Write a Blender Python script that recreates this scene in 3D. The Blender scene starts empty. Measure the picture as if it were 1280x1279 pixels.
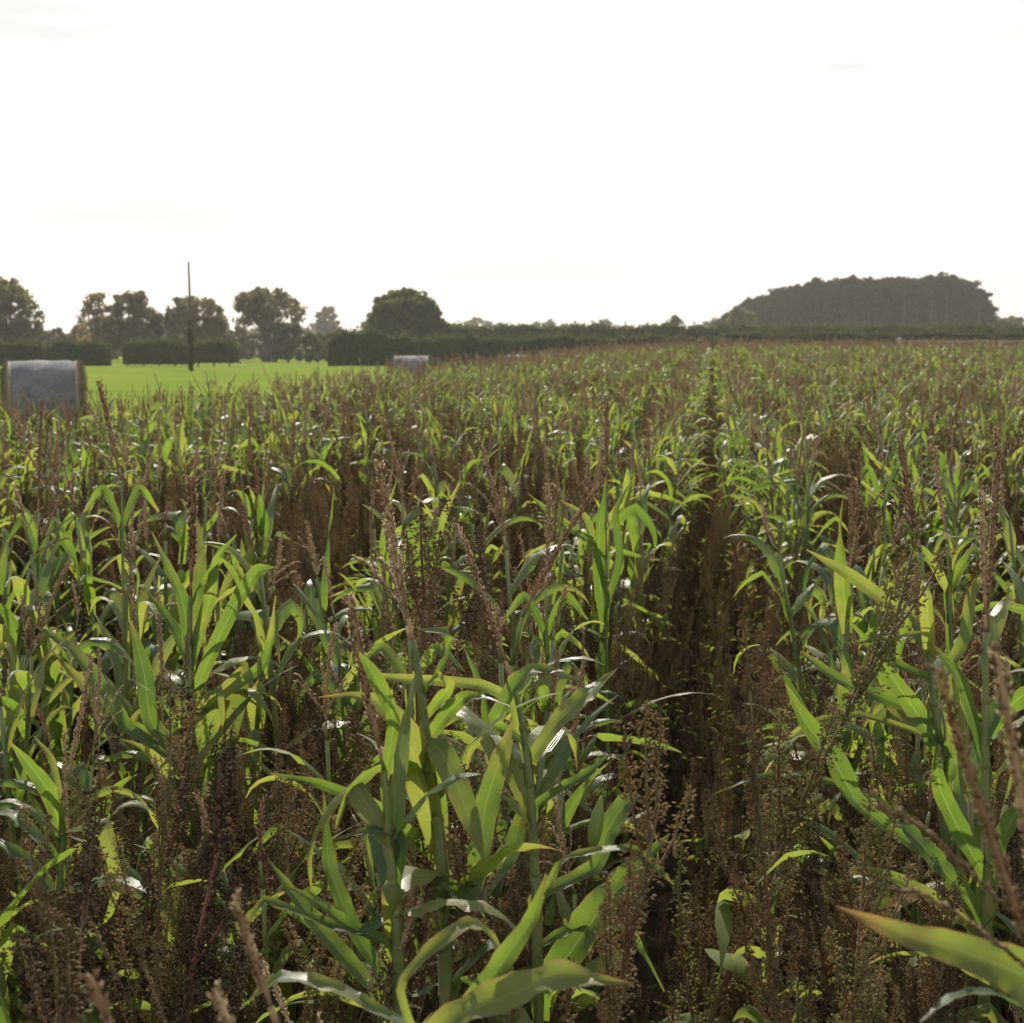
import bpy, math, random
import numpy as np
from mathutils import Vector, Matrix
SC = bpy.context.scene
COL = SC.collection
R = math.radians

# ------------------------------------------------------------------ camera, sky, sun, exposure
EYE = 1.75
FPX = 1865.0                       # focal length in pixels of the 1280 px photograph
PITCH = math.atan(200.0 / FPX)
cam_d = bpy.data.cameras.new('camera')
cam = bpy.data.objects.new('camera', cam_d); COL.objects.link(cam)
cam.location = (0, 0, EYE)
cam.rotation_euler = (math.pi / 2 - PITCH, 0, 0)
cam_d.sensor_width = 36; cam_d.lens = FPX / 1280 * 36
cam_d.clip_start = 0.05; cam_d.clip_end = 20000
cam_d.dof.use_dof = True; cam_d.dof.focus_distance = 2.9; cam_d.dof.aperture_fstop = 11
SC.camera = cam

SUN_EL, SUN_AZ = R(36), R(-6)      # azimuth clockwise from +Y, the way the camera looks
world = bpy.data.worlds.new('World'); SC.world = world; world.use_nodes = True
wn = world.node_tree; wn.nodes.clear()
sky = wn.nodes.new('ShaderNodeTexSky'); sky.sky_type = 'NISHITA'; sky.sun_disc = False
sky.sun_elevation = SUN_EL; sky.sun_rotation = SUN_AZ
sky.air_density = 1.3; sky.dust_density = 4.0; sky.ozone_density = 1.0
tc = wn.nodes.new('ShaderNodeTexCoord'); mp = wn.nodes.new('ShaderNodeMapping')
mp.inputs['Scale'].default_value = (2.2, 2.2, 16.0)
nz = wn.nodes.new('ShaderNodeTexNoise'); nz.inputs['Scale'].default_value = 1.6; nz.inputs['Detail'].default_value = 6
cr = wn.nodes.new('ShaderNodeValToRGB')
cr.color_ramp.elements[0].position = 0.47; cr.color_ramp.elements[0].color = (0, 0, 0, 1)
cr.color_ramp.elements[1].position = 0.66; cr.color_ramp.elements[1].color = (.95, .95, .95, 1)
mixc = wn.nodes.new('ShaderNodeMix'); mixc.data_type = 'RGBA'
mixc.inputs[7].default_value = (8.3, 8.3, 8.25, 1)          # thin grey streaks of cloud
veil = wn.nodes.new('ShaderNodeMix'); veil.data_type = 'RGBA'; veil.inputs[0].default_value = 0.55
veil.inputs[7].default_value = (13, 13.2, 13.3, 1)         # bright veil of thin cloud over the whole sky
bg = wn.nodes.new('ShaderNodeBackground'); bg.inputs['Strength'].default_value = 0.07
wo = wn.nodes.new('ShaderNodeOutputWorld')
L = wn.links.new
L(tc.outputs['Generated'], mp.inputs['Vector']); L(mp.outputs[0], nz.inputs['Vector']); L(nz.outputs['Fac'], cr.inputs['Fac'])
L(sky.outputs[0], veil.inputs[6]); L(veil.outputs[2], mixc.inputs[6]); L(cr.outputs[0], mixc.inputs[0])
L(mixc.outputs[2], bg.inputs['Color']); L(bg.outputs[0], wo.inputs['Surface'])

sun_d = bpy.data.lights.new('sun', 'SUN'); sun_d.energy = 4.6; sun_d.angle = R(0.6); sun_d.color = (1.0, 0.91, 0.78)
sun = bpy.data.objects.new('sun', sun_d); COL.objects.link(sun)
sdir = Vector((math.sin(SUN_AZ) * math.cos(SUN_EL), math.cos(SUN_AZ) * math.cos(SUN_EL), math.sin(SUN_EL)))
sun.rotation_euler = sdir.to_track_quat('Z', 'Y').to_euler(); sun.location = sdir * 60

SC.view_settings.view_transform = 'Standard'; SC.view_settings.look = 'None'
SC.view_settings.exposure = 0.64; SC.view_settings.gamma = 1
cy = SC.cycles
cy.use_denoising = True; cy.max_bounces = 7; cy.diffuse_bounces = 3; cy.glossy_bounces = 2; cy.transmission_bounces = 3
cy.transparent_max_bounces = 6; cy.volume_bounces = 0; cy.sample_clamp_indirect = 4.0
cy.caustics_reflective = False; cy.caustics_refractive = False

# ------------------------------------------------------------------ helpers
rng = np.random.default_rng(11)
random.seed(5)
UP = np.array((0., 0., 1.))
CAM_F = np.array((0, math.cos(PITCH), -math.sin(PITCH)))
CAM_U = np.array((0, math.sin(PITCH), math.cos(PITCH)))
def at(px, py, d):
    """point in the place seen at photo position px, py, at distance d in front of the camera"""
    k = d / FPX
    return np.array((0, 0, EYE)) + d * CAM_F + np.array((1., 0, 0)) * (px - 640) * k + CAM_U * (639.5 - py) * k
def sst(a, b, x):
    t = np.clip((x - a) / (b - a), 0, 1); return t * t * (3 - 2 * t)
ROW = 0.134                         # the maize rows run away at this slope x / y
def ground_z(x, y):
    s = x - ROW * y
    g = 0.84 * sst(-11.5, 1.0, s) * sst(12, 58, y) * (1 - sst(80, 125, y))
    g = g + 0.03 * np.sin(x * 0.9) * np.cos(y * 0.7) + 0.08 * sst(20, 60, y) * np.sin(x * .16 + 1) * np.sin(y * .11)
    return g
def unit(v):
    return v / (np.linalg.norm(v) + 1e-12)

class MB:
    """collects verts / faces with a material slot per face and a vector attribute per vertex"""
    def __init__(s): s.v = []; s.f = []; s.m = []; s.a = []; s.n = 0
    def add(s, V, F, mat=0, A=None):
        V = np.asarray(V, float).reshape(-1, 3)
        s.v.append(V)
        s.a.append(np.zeros((len(V), 3)) if A is None else np.asarray(A, float))
        s.f.extend([tuple(int(i) + s.n for i in q) for q in F]); s.m.extend([mat] * len(F)); s.n += len(V)
    def join(s, o, remap=None):
        if not o.n: return
        s.v.append(np.concatenate(o.v)); s.a.append(np.concatenate(o.a))
        s.f.extend([tuple(i + s.n for i in q) for q in o.f])
        s.m.extend([remap if remap is not None else k for k in o.m]); s.n += o.n
    def mesh(s, name, mats, smooth=True):
        me = bpy.data.meshes.new(name)
        V = np.concatenate(s.v) if s.v else np.zeros((0, 3))
        me.from_pydata(V.tolist(), [], s.f)
        for m in mats: me.materials.append(m)
        me.polygons.foreach_set('material_index', s.m)
        me.polygons.foreach_set('use_smooth', [smooth] * len(s.f))
        at_ = me.attributes.new('luv', 'FLOAT_VECTOR', 'POINT')
        at_.data.foreach_set('vector', np.concatenate(s.a).ravel() if s.a else [])
        me.update(); return me

def link(name, data, parent=None, loc=None):
    o = bpy.data.objects.new(name, data); COL.objects.link(o)
    if parent is not None: o.parent = parent
    if loc is not None: o.location = tuple(loc)
    return o
def tag(o, label=None, cat=None, group=None, kind=None):
    if label: o['label'] = label
    if cat: o['category'] = cat
    if group: o['group'] = group
    if kind: o['kind'] = kind
    return o
def tube(mb, pts, rad, seg=6, mat=0, cap=True, attr=(0, 0, 0)):
    pts = np.asarray(pts, float); n = len(pts)
    rad = np.broadcast_to(np.asarray(rad, float), (n,))
    V = []
    T = np.gradient(pts, axis=0)
    ref = np.array((0.31, 0.9, 0.2))
    for i in range(n):
        t = unit(T[i]); a = unit(np.cross(t, ref)); b = np.cross(t, a)
        for k in range(seg):
            an = 2 * math.pi * k / seg
            V.append(pts[i] + rad[i] * (math.cos(an) * a + math.sin(an) * b))
    F = []
    for i in range(n - 1):
        for k in range(seg):
            k2 = (k + 1) % seg
            F.append((i * seg + k, i * seg + k2, (i + 1) * seg + k2, (i + 1) * seg + k))
    if cap:
        F.append(tuple(range(seg))[::-1]); F.append(tuple((n - 1) * seg + k for k in range(seg)))
    A = np.zeros((len(V), 3)) + np.array(attr)
    A[:, 1] = np.repeat(np.linspace(0, 1, n), seg)
    mb.add(V, F, mat, A)
def smooth_curve(P, n, crease=0.0):
    """Catmull-Rom through control points P, n samples; extra columns are carried along"""
    P = np.asarray(P, float)
    P = np.vstack([2 * P[0] - P[1], P, 2 * P[-1] - P[-2]])
    m = len(P) - 3
    out = []
    for q in np.linspace(0, m - 1e-6, n):
        i = int(q); t = q - i
        p0, p1, p2, p3 = P[i:i + 4]
        lin = p1 * (1 - t) + p2 * t
        out.append(crease * lin + (1 - crease) * 0.5 * ((2 * p1) + (-p0 + p2) * t + (2 * p0 - 5 * p1 + 4 * p2 - p3) * t * t + (-p0 + 3 * p1 - 3 * p2 + p3) * t ** 3))
    return np.array(out)
def leaf_strip(mb, C, W, N, dry=0.0, across=4, fold=0.22, ripple=0.0, mat=0, seed=0):
    """one leaf blade: centre line C, full width W, surface normal hint N at every station"""
    n = len(C); T = np.gradient(C, axis=0)
    V = []; A = []
    ph = seed * 1.7
    for i in range(n):
        t = unit(T[i]); sd = unit(np.cross(t, N[i])); nn = np.cross(sd, t)
        for k in range(across + 1):
            u = -1 + 2 * k / across
            lift = fold * abs(u) ** 1.3 * W[i] * 0.5
            rp = ripple * W[i] * abs(u) ** 2 * (math.sin(i * 1.15 + ph + (2.1 if u > 0 else 0)) + .6 * math.sin(i * 2.3 + ph * 1.7 + (1.1 if u > 0 else 0)))
            V.append(C[i] + sd * u * W[i] * 0.5 * (1 - 0.12 * abs(u) * fold) + nn * (lift + rp))
            A.append((u, i / (n - 1), dry))
    F = []
    c = across + 1
    for i in range(n - 1):
        for k in range(across):
            F.append((i * c + k, i * c + k + 1, (i + 1) * c + k + 1, (i + 1) * c + k))
    mb.add(V, F, mat, A)

# ------------------------------------------------------------------ materials
def new_mat(name):
    m = bpy.data.materials.new(name); m.use_nodes = True
    nt = m.node_tree; nt.nodes.clear()
    out = nt.nodes.new('ShaderNodeOutputMaterial')
    return m, nt, out
def nnode(nt, t, **kw):
    n = nt.nodes.new(t)
    for k, v in kw.items():
        if hasattr(n, k): setattr(n, k, v)
    return n
def mixrgb(nt, fac, a, b, blend='MIX'):
    n = nt.nodes.new('ShaderNodeMix'); n.data_type = 'RGBA'; n.blend_type = blend
    for s, v in ((0, fac), (6, a), (7, b)):
        if isinstance(v, (int, float)): n.inputs[s].default_value = v
        elif isinstance(v, tuple): n.inputs[s].default_value = (*v[:3], 1)
        else: nt.links.new(v, n.inputs[s])
    return n.outputs[2]
def math_(nt, op, a, b=0.0, clamp=False):
    n = nt.nodes.new('ShaderNodeMath'); n.operation = op; n.use_clamp = clamp
    for s, v in ((0, a), (1, b)):
        if isinstance(v, (int, float)): n.inputs[s].default_value = v
        else: nt.links.new(v, n.inputs[s])
    return n.outputs[0]
def ramp(nt, fac, stops):
    n = nt.nodes.new('ShaderNodeValToRGB'); e = n.color_ramp.elements
    while len(e) < len(stops): e.new(0.5)
    for k, (p, c) in enumerate(stops): e[k].position = p; e[k].color = (*c, 1)
    nt.links.new(fac, n.inputs[0]); return n.outputs[0]
def noise(nt, scale, detail=3, coord='Object', rough=0.5):
    t = nt.nodes.new('ShaderNodeTexCoord'); n = nt.nodes.new('ShaderNodeTexNoise')
    n.inputs['Scale'].default_value = scale; n.inputs['Detail'].default_value = detail; n.inputs['Roughness'].default_value = rough
    nt.links.new(t.outputs[coord], n.inputs['Vector']); return n.outputs['Fac']
def bump(nt, h, strength, dist=0.01):
    b = nt.nodes.new('ShaderNodeBump'); b.inputs['Strength'].default_value = strength; b.inputs['Distance'].default_value = dist
    nt.links.new(h, b.inputs['Height']); return b.outputs[0]
def surf(nt, out, col, rough=0.6, spec=0.4, trans=None, tfac=0.0, nrm=None, sheen=0):
    p = nt.nodes.new('ShaderNodeBsdfPrincipled')
    if isinstance(col, tuple): p.inputs['Base Color'].default_value = (*col, 1)
    else: nt.links.new(col, p.inputs['Base Color'])
    if isinstance(rough, (int, float)): p.inputs['Roughness'].default_value = rough
    else: nt.links.new(rough, p.inputs['Roughness'])
    p.inputs['Specular IOR Level'].default_value = spec
    if nrm is not None: nt.links.new(nrm, p.inputs['Normal'])
    res = p.outputs[0]
    if trans is not None:
        t = nt.nodes.new('ShaderNodeBsdfTranslucent')
        if isinstance(trans, tuple): t.inputs[0].default_value = (*trans, 1)
        else: nt.links.new(trans, t.inputs[0])
        mx = nt.nodes.new('ShaderNodeMixShader')
        if isinstance(tfac, (int, float)): mx.inputs[0].default_value = tfac
        else: nt.links.new(tfac, mx.inputs[0])
        nt.links.new(res, mx.inputs[1]); nt.links.new(t.outputs[0], mx.inputs[2]); res = mx.outputs[0]
    nt.links.new(res, out.inputs['Surface'])

def maize_leaf_material():
    m, nt, out = new_mat('maize_leaf')
    a = nt.nodes.new('ShaderNodeAttribute'); a.attribute_name = 'luv'
    sx = nt.nodes.new('ShaderNodeSeparateXYZ'); nt.links.new(a.outputs['Vector'], sx.inputs[0])
    u, v, dry = sx.outputs
    oi = nt.nodes.new('ShaderNodeObjectInfo')
    au = math_(nt, 'ABSOLUTE', u)
    nA = noise(nt, 9, 3); nB = noise(nt, 70, 3)
    # mixture: mature green to yellow green
    k = math_(nt, 'ADD', math_(nt, 'MULTIPLY', nA, 0.9), math_(nt, 'MULTIPLY', oi.outputs['Random'], 0.5))
    k = math_(nt, 'ADD', k, math_(nt, 'MULTIPLY', dry, 0.55))
    refl = ramp(nt, k, [(0.35, (0.036, 0.080, 0.036)), (0.85, (0.080, 0.135, 0.036)), (1.0, (0.15, 0.17, 0.04))])
    trn = ramp(nt, k, [(0.32, (0.07, 0.17, 0.020)), (0.85, (0.240, 0.365, 0.036)), (1.0, (0.37, 0.42, 0.065))])
    # parallel veins
    vein = math_(nt, 'SINE', math_(nt, 'MULTIPLY', u, 46.0))
    veinf = math_(nt, 'MULTIPLY', math_(nt, 'ADD', vein, 1.0), 0.16)
    refl = mixrgb(nt, veinf, refl, (0.02, 0.04, 0.01)); trn = mixrgb(nt, veinf, trn, (0.10, 0.16, 0.01))
    rib = math_(nt, 'LESS_THAN', au, 0.055)
    refl = mixrgb(nt, math_(nt, 'MULTIPLY', rib, 0.45), refl, (0.22, 0.27, 0.11)); trn = mixrgb(nt, math_(nt, 'MULTIPLY', rib, 0.4), trn, (0.40, 0.50, 0.16))
    # dried margins and tips, ragged by noise
    edge = math_(nt, 'ADD', math_(nt, 'POWER', au, 7.0), math_(nt, 'POWER', v, 9.0))
    edge = math_(nt, 'MULTIPLY', math_(nt, 'ADD', edge, math_(nt, 'ADD', math_(nt, 'MULTIPLY', nB, 1.3), math_(nt, 'SUBTRACT', math_(nt, 'MULTIPLY', nA, 1.6), 1.75))), 1.6, True)
    edge = math_(nt, 'MULTIPLY', edge, math_(nt, 'MULTIPLY', math_(nt, 'ADD', dry, 0.22), 1.25), True)
    refl = mixrgb(nt, edge, refl, (0.20, 0.13, 0.06)); trn = mixrgb(nt, edge, trn, (0.38, 0.24, 0.07))
    dead = math_(nt, 'GREATER_THAN', dry, 0.93)
    refl = mixrgb(nt, dead, refl, (0.25, 0.19, 0.12)); trn = mixrgb(nt, dead, trn, (0.27, 0.18, 0.08))
    fl = math_(nt, 'MULTIPLY', math_(nt, 'SUBTRACT', noise(nt, 160, 2), 0.66), 9.0, True)
    refl = mixrgb(nt, math_(nt, 'MULTIPLY', fl, .7), refl, (0.30, 0.22, 0.11)); trn = mixrgb(nt, math_(nt, 'MULTIPLY', fl, .6), trn, (0.35, 0.22, 0.07))
    blot = math_(nt, 'MULTIPLY', math_(nt, 'SUBTRACT', noise(nt, 22, 4), 0.60), 4.0, True)
    refl = mixrgb(nt, math_(nt, 'MULTIPLY', blot, .5), refl, (0.06, 0.085, 0.02)); trn = mixrgb(nt, math_(nt, 'MULTIPLY', blot, .55), trn, (0.12, 0.20, 0.012))
    bh = math_(nt, 'ADD', vein, math_(nt, 'MULTIPLY', nB, 2.0))
    surf(nt, out, refl, math_(nt, 'ADD', math_(nt, 'MULTIPLY', nB, 0.30), 0.24), 0.62, trn, 0.44, bump(nt, bh, 0.6, 0.001))
    return m
def stalk_material():
    m, nt, out = new_mat('maize_stalk')
    a = nt.nodes.new('ShaderNodeAttribute'); a.attribute_name = 'luv'
    c = ramp(nt, noise(nt, 14, 3), [(0.35, (0.10, 0.14, 0.045)), (0.55, (0.17, 0.19, 0.065)), (0.75, (0.24, 0.18, 0.08))])
    surf(nt, out, c, 0.42, 0.5, (0.25, 0.35, 0.06), 0.18)
    return m
def tassel_material():
    m, nt, out = new_mat('dry_tassel')
    oi = nt.nodes.new('ShaderNodeObjectInfo')
    k = math_(nt, 'ADD', math_(nt, 'MULTIPLY', noise(nt, 60, 2), 0.6), math_(nt, 'MULTIPLY', oi.outputs['Random'], 0.4))
    c = ramp(nt, k, [(0.2, (0.11, 0.075, 0.045)), (0.45, (0.27, 0.20, 0.125)), (0.75, (0.52, 0.42, 0.27))])
    surf(nt, out, c, 0.7, 0.25, (0.55, 0.36, 0.22), 0.38)
    return m
def seed_material():
    m, nt, out = new_mat('brown_seed_head')
    oi = nt.nodes.new('ShaderNodeObjectInfo')
    k = math_(nt, 'ADD', math_(nt, 'MULTIPLY', noise(nt, 24, 3), 0.55), math_(nt, 'MULTIPLY', oi.outputs['Random'], 0.55))
    c = ramp(nt, k, [(0.25, (0.050, 0.038, 0.026)), (0.5, (0.125, 0.092, 0.055)), (0.72, (0.25, 0.19, 0.11)), (0.9, (0.14, 0.15, 0.06))])
    t = ramp(nt, k, [(0.25, (0.16, 0.09, 0.04)), (0.5, (0.36, 0.24, 0.10)), (0.72, (0.60, 0.42, 0.18)), (0.9, (0.35, 0.38, 0.10))])
    surf(nt, out, c, 0.9, 0.12, t, 0.36)
    return m
def weed_stem_material():
    m, nt, out = new_mat('reddish_stem')
    c = ramp(nt, noise(nt, 6, 2), [(0.42, (0.15, 0.055, 0.035)), (0.55, (0.15, 0.10, 0.05)), (0.75, (0.12, 0.12, 0.05))])
    surf(nt, out, c, 0.55, 0.35); return m
def weed_leaf_material():
    m, nt, out = new_mat('weed_leaf')
    c = ramp(nt, noise(nt, 12, 3), [(0.35, (0.05, 0.085, 0.025)), (0.6, (0.11, 0.14, 0.035)), (0.8, (0.22, 0.15, 0.05))])
    surf(nt, out, c, 0.75, 0.15, (0.28, 0.34, 0.05), 0.45); return m
def leafy(name, lo, hi, trn, scale=0.35, tf=0.4):
    m, nt, out = new_mat(name)
    k = math_(nt, 'ADD', math_(nt, 'MULTIPLY', noise(nt, scale, 3), 0.6), math_(nt, 'MULTIPLY', noise(nt, scale * 9, 2), 0.4))
    c = ramp(nt, k, [(0.38, lo), (0.62, hi)])
    surf(nt, out, c, 0.8, 0.08, trn, tf); return m
def plain(name, lo, hi, scale=5, rough=0.8, spec=0.2, bs=0.0, coord='Object', det=4):
    m, nt, out = new_mat(name)
    n = noise(nt, scale, det, coord)
    c = ramp(nt, n, [(0.35, lo), (0.65, hi)])
    surf(nt, out, c, rough, spec, nrm=bump(nt, noise(nt, scale * 6, 3), bs, 0.02) if bs else None); return m

M_LEAF = maize_leaf_material(); M_STALK = stalk_material(); M_TAS = tassel_material()
M_SEED = seed_material(); M_WSTEM = weed_stem_material(); M_WLEAF = weed_leaf_material()
M_BARK = plain('bark', (0.05, 0.04, 0.03), (0.11, 0.09, 0.07), 3, 0.9, 0.1, 0.6)
M_OAK = leafy('oak_foliage', (0.045, 0.048, 0.028), (0.085, 0.083, 0.042), (0.16, 0.15, 0.055), 0.3)
M_RUST = leafy('turning_foliage', (0.08, 0.07, 0.035), (0.15, 0.12, 0.06), (0.30, 0.22, 0.09), 0.3)
M_GREEN = leafy('green_foliage', (0.035, 0.046, 0.02), (0.07, 0.083, 0.03), (0.14, 0.17, 0.04), 0.3)
M_PINE = leafy('pine_foliage', (0.016, 0.022, 0.014), (0.036, 0.044, 0.022), (0.04, 0.05, 0.02), 0.14, 0.15)
M_HEDGE = leafy('hedge_foliage', (0.024, 0.032, 0.014), (0.055, 0.064, 0.024), (0.10, 0.12, 0.03), 0.5, 0.25)
M_FOLD = plain('pale_wood', (0.30, 0.27, 0.22), (0.48, 0.45, 0.38), 4, 0.8)
M_POLE = plain('pole_wood', (0.07, 0.055, 0.04), (0.13, 0.10, 0.08), 4, 0.8)
M_SOIL = plain('soil', (0.018, 0.014, 0.010), (0.045, 0.033, 0.023), 9, 1.0, 0.0, 0.8)

# ------------------------------------------------------------------ ground
def terrain(name, xs, ys, mat, lift=0.0, keep=None):
    X, Y = np.meshgrid(xs, ys, indexing='ij')
    Z = ground_z(X, Y) + lift
    V = np.stack([X, Y, Z], -1).reshape(-1, 3); ny = len(ys)
    F = [(i * ny + j, (i + 1) * ny + j, (i + 1) * ny + j + 1, i * ny + j + 1) for i in range(len(xs) - 1) for j in range(ny - 1)
         if keep is None or keep(xs[i], ys[j])]
    mb = MB(); mb.add(V, F)
    return link(name, mb.mesh(name, [mat]))
def axis(lo, hi, a, b, fine, coarse):
    return np.concatenate([np.linspace(lo, a, coarse, endpoint=False), np.linspace(a, b, fine, endpoint=False), np.linspace(b, hi, coarse)])
def grass_material():
    m, nt, out = new_mat('pasture_grass')
    n1 = noise(nt, 0.12, 4); n2 = noise(nt, 5, 5)
    k = math_(nt, 'ADD', math_(nt, 'MULTIPLY', n1, 0.6), math_(nt, 'MULTIPLY', n2, 0.4))
    c = ramp(nt, k, [(0.36, (0.085, 0.135, 0.018)), (0.5, (0.125, 0.18, 0.026)), (0.64, (0.165, 0.20, 0.04))])
    d = math_(nt, 'MULTIPLY', math_(nt, 'SUBTRACT', noise(nt, 0.5, 5), 0.52), 5.0, True)
    c = mixrgb(nt, math_(nt, 'MULTIPLY', d, .55), c, (0.17, 0.17, 0.055))
    surf(nt, out, c, 0.9, 0.0, nrm=bump(nt, noise(nt, 40, 4), 0.3, 0.05)); return m
M_GRASS = grass_material()
g = terrain('ground', axis(-3500, 3500, -60, 70, 130, 14), axis(-600, 4500, -5, 160, 150, 14), M_GRASS); tag(g, kind='structure')
gs = terrain('field_soil', np.linspace(-12, 46, 110), np.linspace(-3, 100, 180), M_SOIL, 0.02,
             lambda x, y: x - ROW * y > -8.9); tag(gs, kind='structure')

# ------------------------------------------------------------------ maize plants
def leaf_on_stalk(mb, base, az, th, Ln, W, droop, dry, ns=11, across=4, kink=None, seed=0, mat=0):
    """a blade growing from the stalk: starts at angle th above level and bends over"""
    d = np.array((math.cos(az), math.sin(az), 0.))
    P = [np.array(base, float)]; ang = th
    step = Ln / ns
    for i in range(ns):
        t = (i + .5) / ns
        ang -= droop * (0.25 + 1.5 * t) / ns
        if kink is not None and abs(t - kink) < 0.5 / ns: ang -= 1.2
        side = 0.10 * math.sin(seed * 2.3 + t * 3) * np.array((-d[1], d[0], 0))
        P.append(P[-1] + step * (math.cos(ang) * d + math.sin(ang) * UP + side * 0.5))
    C = np.array(P); n = len(C)
    t = np.linspace(0, 1, n)
    prof = np.clip((t + 0.15) / 0.38, 0, 1) ** 0.5 * np.clip((1 - t) / 0.7, 0, 1) ** 0.85
    Wd = W * prof + 0.0015
    T = np.gradient(C, axis=0)
    lat = np.array((-d[1], d[0], 0.))
    tw = (random.Random(seed).uniform(-1, 1)) * 2.2
    N = []
    for i in range(n):
        up = np.cross(lat, unit(T[i])); up = -up if up[2] < 0 and ang > 0 else up
        up = np.cross(unit(T[i]), lat) * -1.0
        a = tw * t[i]
        N.append(math.cos(a) * up + math.sin(a) * lat)
    leaf_strip(mb, C, Wd, N, dry, across, 0.3, 0.10, mat, seed)
def spikelets(mb, C, n, size, rg, mat=0, spread=1.0, rad=0.0):
    """small pointed husks set round a branch"""
    m = len(C)
    V = []; F = []
    for k in range(n):
        q = (k + rg.random()) / n * (m - 1.001); i = int(q); f = q - i
        p = C[i] * (1 - f) + C[i + 1] * f; t = unit(C[i + 1] - C[i])
        r = unit(np.array((rg.uniform(-1, 1), rg.uniform(-1, 1), rg.uniform(-1, 1))))
        r = unit(r - t * r.dot(t)); s = np.cross(t, r)
        ax = unit(t * rg.uniform(0.7, 1.4) + r * spread)
        L_ = size * rg.uniform(.7, 1.3); w = L_ * 0.22
        b = p + r * rad; o = len(V)
        V += [b, b + ax * L_ * .5 + s * w, b + ax * L_ * .5 - s * w, b + ax * L_ * .45 + np.cross(ax, s) * w, b + ax * L_]
        F += [(o, o + 1, o + 3), (o, o + 3, o + 2), (o, o + 2, o + 1), (o + 4, o + 3, o + 1), (o + 4, o + 2, o + 3), (o + 4, o + 1, o + 2)]
    mb.add(V, F, mat)
def tassel_mesh(mb, base, direc, length, branches, rg, hi=True, mat=0, thick=1.0, bend=0.12, mat_stalk=None):
    direc = unit(np.array(direc, float)); sd = unit(np.cross(direc, np.array((rg.uniform(-1, 1), rg.uniform(-1, 1), .1))))
    n = 8
    C = np.array([base + direc * length * t + sd * bend * length * t * t for t in np.linspace(0, 1, n)])
    prof = 0.0032 * thick * np.array([.6, .9, 1, 1, 1, .95, .8, .45])
    tube(mb, C, prof * (1 if hi else .8), 5 if hi else 3, mat)
    if hi: spikelets(mb, C[1:], int(190 * length / .3), 0.0085 * thick, rg, mat, 0.55, 0.0035 * thick)
    else: spikelets(mb, C[1:], 18, 0.026, rg, mat, 0.7)
    for b in range(branches):
        q = rg.uniform(0.02, 0.34); p = base + direc * length * q * 0.7
        az = rg.uniform(0, 6.28); e = rg.uniform(.35, .8)
        a1 = unit(np.cross(direc, (0.3, .9, .1))); a2 = np.cross(direc, a1)
        o = a1 * math.cos(az) + a2 * math.sin(az)
        bl = length * rg.uniform(.45, .8)
        B = np.array([p + direc * bl * t * math.cos(e) + o * bl * t * math.sin(e) * (1 - .3 * t) - UP * 0.25 * bl * t ** 3 for t in np.linspace(0, 1, 6)])
        tube(mb, B, np.linspace(.0013, .0007, 6) if hi else np.linspace(.0018, .001, 6), 4 if hi else 3, mat)
        spikelets(mb, B, int(60 * bl / .2) if hi else 7, 0.0085 if hi else 0.018, rg, mat, 0.5)
def maize_parts(seed, hi=True, height=1.0):
    """stalk, leaves (a list), tassel, cob as separate shapes; root at the origin"""
    rg = random.Random(seed)
    lean = np.array((rg.uniform(-.08, .08), rg.uniform(-.08, .08), 0))
    H = height * rg.uniform(.92, 1.08)
    n = 9
    C = np.array([(0, 0, 0) + UP * H * t + lean * t * t for t in np.linspace(0, 1, n)])
    st = MB(); tube(st, C, np.linspace(.011, .0048, n), 7 if hi else 4)
    if hi:
        for k in range(1, 8): tube(st, [C[k] - UP * .006, C[k], C[k] + UP * .006], [.0095 - k * .0006, .0122 - k * .0007, .0095 - k * .0006], 7, cap=False)
    leaves = []
    nl = rg.randint(11, 14); az0 = rg.uniform(0, 6.28)
    for k in range(nl):
        f = (k + .6) / nl
        z = 0.12 + f * (H - .2); q = z / H
        base = UP * z + lean * q * q
        az = az0 + math.pi * k + rg.uniform(-.5, .5)
        low = f < .35
        Ln = rg.uniform(.20, .47) * (1 - .35 * abs(f - .5)); W = rg.uniform(.034, .064) * (1 - .25 * f)
        th = rg.uniform(.75, 1.4) + (.12 if f > .7 else 0)
        droop = rg.uniform(.2, 1.0) if rg.random() < .6 else rg.uniform(1.0, 2.8)
        kink = rg.uniform(.3, .75) if rg.random() < .45 else None
        dry = rg.random() * .6
        if low and rg.random() < .4: dry = 1.0
        lm = MB(); leaf_on_stalk(lm, base, az, th, Ln, W, droop, dry, 12 if hi else 6, 4 if hi else 2, kink, seed * 31 + k)
        leaves.append(lm)
    ta = MB()
    kind = rg.random()
    tl = rg.uniform(.2, .32)
    bare = rg.random() < (.42 if hi else .15)
    if bare: tl *= .45
    pd = C[-1] + UP * rg.uniform(.02, .12) + lean * .2
    tube(st, [C[-1], pd], [.0048, .003], 6 if hi else 3)
    tassel_mesh(ta, pd, UP + lean * 1.5 + np.array((rg.gauss(0, .16), rg.gauss(0, .16), 0)), tl * (.5 if rg.random() < .25 else 1),
                0 if kind < .35 else rg.randint(2, 7), rg, hi)
    cob = None
    if rg.random() < .35:
        cob = MB(); a = az0 + rg.uniform(-.3, .3); z = H * rg.uniform(.4, .55)
        d = np.array((math.cos(a), math.sin(a), 0)); b = UP * z + d * .012
        tube(cob, [b + (d * .3 + UP) * t * .17 for t in np.linspace(0, 1, 7)], [.010, .019, .024, .024, .020, .013, .003], 8 if hi else 5)
    return st, leaves, ta, cob
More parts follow.
